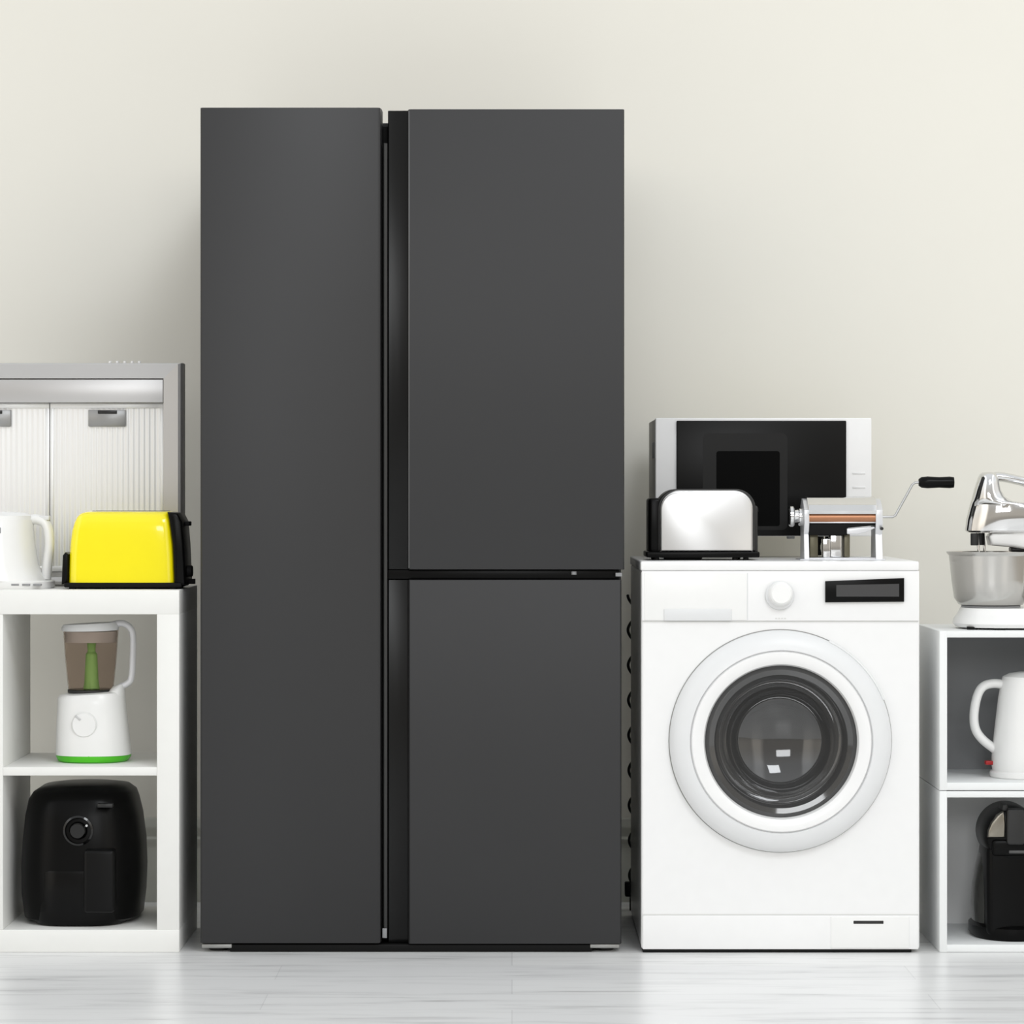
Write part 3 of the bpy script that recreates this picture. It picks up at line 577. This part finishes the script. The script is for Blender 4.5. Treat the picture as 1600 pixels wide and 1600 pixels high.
# ------------------------------------------------------------ stand mixer
XY = .15
t = Thing('stand_mixer', 'chrome and white stand mixer with a steel bowl on the upper storage cube', 'stand mixer', (X(1575, XY), XY, CT))
R = lambda p: M(p, XY); z_ = lambda p: Z(p, XY); mx = lambda p: X(p, XY); bc = mx(1548)
t.part('base', loft([(mx(1580), XY, CT+.004, R(86), .105, 2.6), (mx(1580), XY, CT+.012, R(90), .11, 2.6), (mx(1580), XY, CT+.02, R(89), .108, 2.6), (mx(1580), XY, CT+.03, R(84), .10, 2.6), (mx(1580), XY, z_(949), R(78), .095, 2.6)]), WHITEP)
for a, yy in ((1512, -.07), (1552, -.09), (1640, -.07), (1520, .07), (1640, .07)):
    t.part('foot', cyl((mx(a), XY+yy, CT), (mx(a), XY+yy, CT+.006), .012), BLACKM)
t.part('turntable', cyl((bc, XY, z_(951)), (bc, XY, z_(946)), R(46), 48), MIDP)
bo = [(0, z_(948)), (R(40), z_(948)), (R(50), z_(944)), (R(57), z_(934)), (R(61), z_(905)), (R(65), z_(868)), (R(68.5), z_(864)), (R(69), z_(861.5)), (R(64), z_(862)), (R(63), z_(870)), (R(58.5), z_(906)), (R(54), z_(932)), (R(48), z_(940)), (0, z_(944))]
t.part('bowl', lathe(bo, (bc, XY, 0), seg=96), STEELV)
# mixer head: side outline with rounded cross-section, tapering to the nose
hs = [(832, 1512, 1640, .040), (829, 1508, 1655, .046), (812, 1510, 1662, .050), (795, 1514, 1661, .050), (788, 1516, 1652, .048), (785, 1517, 1600, .047), (782, 1518, 1580, .046), (776, 1519.5, 1570, .045),
      (766, 1522, 1564, .043), (755, 1525.5, 1561, .040), (746, 1528.5, 1559, .036), (741, 1531, 1557, .030), (738, 1535, 1552, .02)]
head = t.part('head', loft([(mx((a+b)/2), XY, z_(z), R((b-a)/2), hy, 2.3) for z, a, b, hy in hs], 96), CHROME)
t.part('handle', tube([(mx(1545), XY, z_(746)), (mx(1562), XY, z_(745)), (mx(1585), XY, z_(749)), (mx(1610), XY, z_(756)), (mx(1635), XY, z_(769)), (mx(1648), XY, z_(795))], R(7.5), .018), CHROME, head)
t.part('arm', prism([(mx(a), z_(b)) for a, b in ((1543, 838), (1548, 833), (1575, 831), (1590, 826), (1605, 817), (1640, 805), (1662, 830), (1665, 948), (1632, 948), (1628, 880), (1610, 860), (1580, 855), (1546, 852))], XY-.035, XY+.035, 'y', .008, 4), WHITEP)
t.part('arm_latch', rbox(mx(1578), mx(1625), XY-.02, XY+.02, z_(862), z_(855), .003), DKGREY)
for a, yy in ((1521, -.018), (1534, .018)):
    c = t.part('beater_socket', cyl((mx(a), XY+yy, z_(833)), (mx(a), XY+yy, z_(852)), R(6.5), 20, bev=.001), DKGREY)
    wl = [cyl((mx(a)+.006, XY+yy, z_(831)), (mx(a)+.012, XY+yy, z_(895)), .003, 12)]
    for q in range(4):
        an = q*PI/2+.4; dx, dy = math.cos(an), math.sin(an); c0 = Vector((mx(a)+.012, XY+yy, 0))
        wl.append(tube([c0+Vector((0, 0, z_(890))), c0+Vector((dx*.016, dy*.016, z_(900))), c0+Vector((dx*.019, dy*.019, z_(922))), c0+Vector((0, 0, z_(934)))], .0014, seg=8))
    t.part('beater', join(*wl), CHROME)
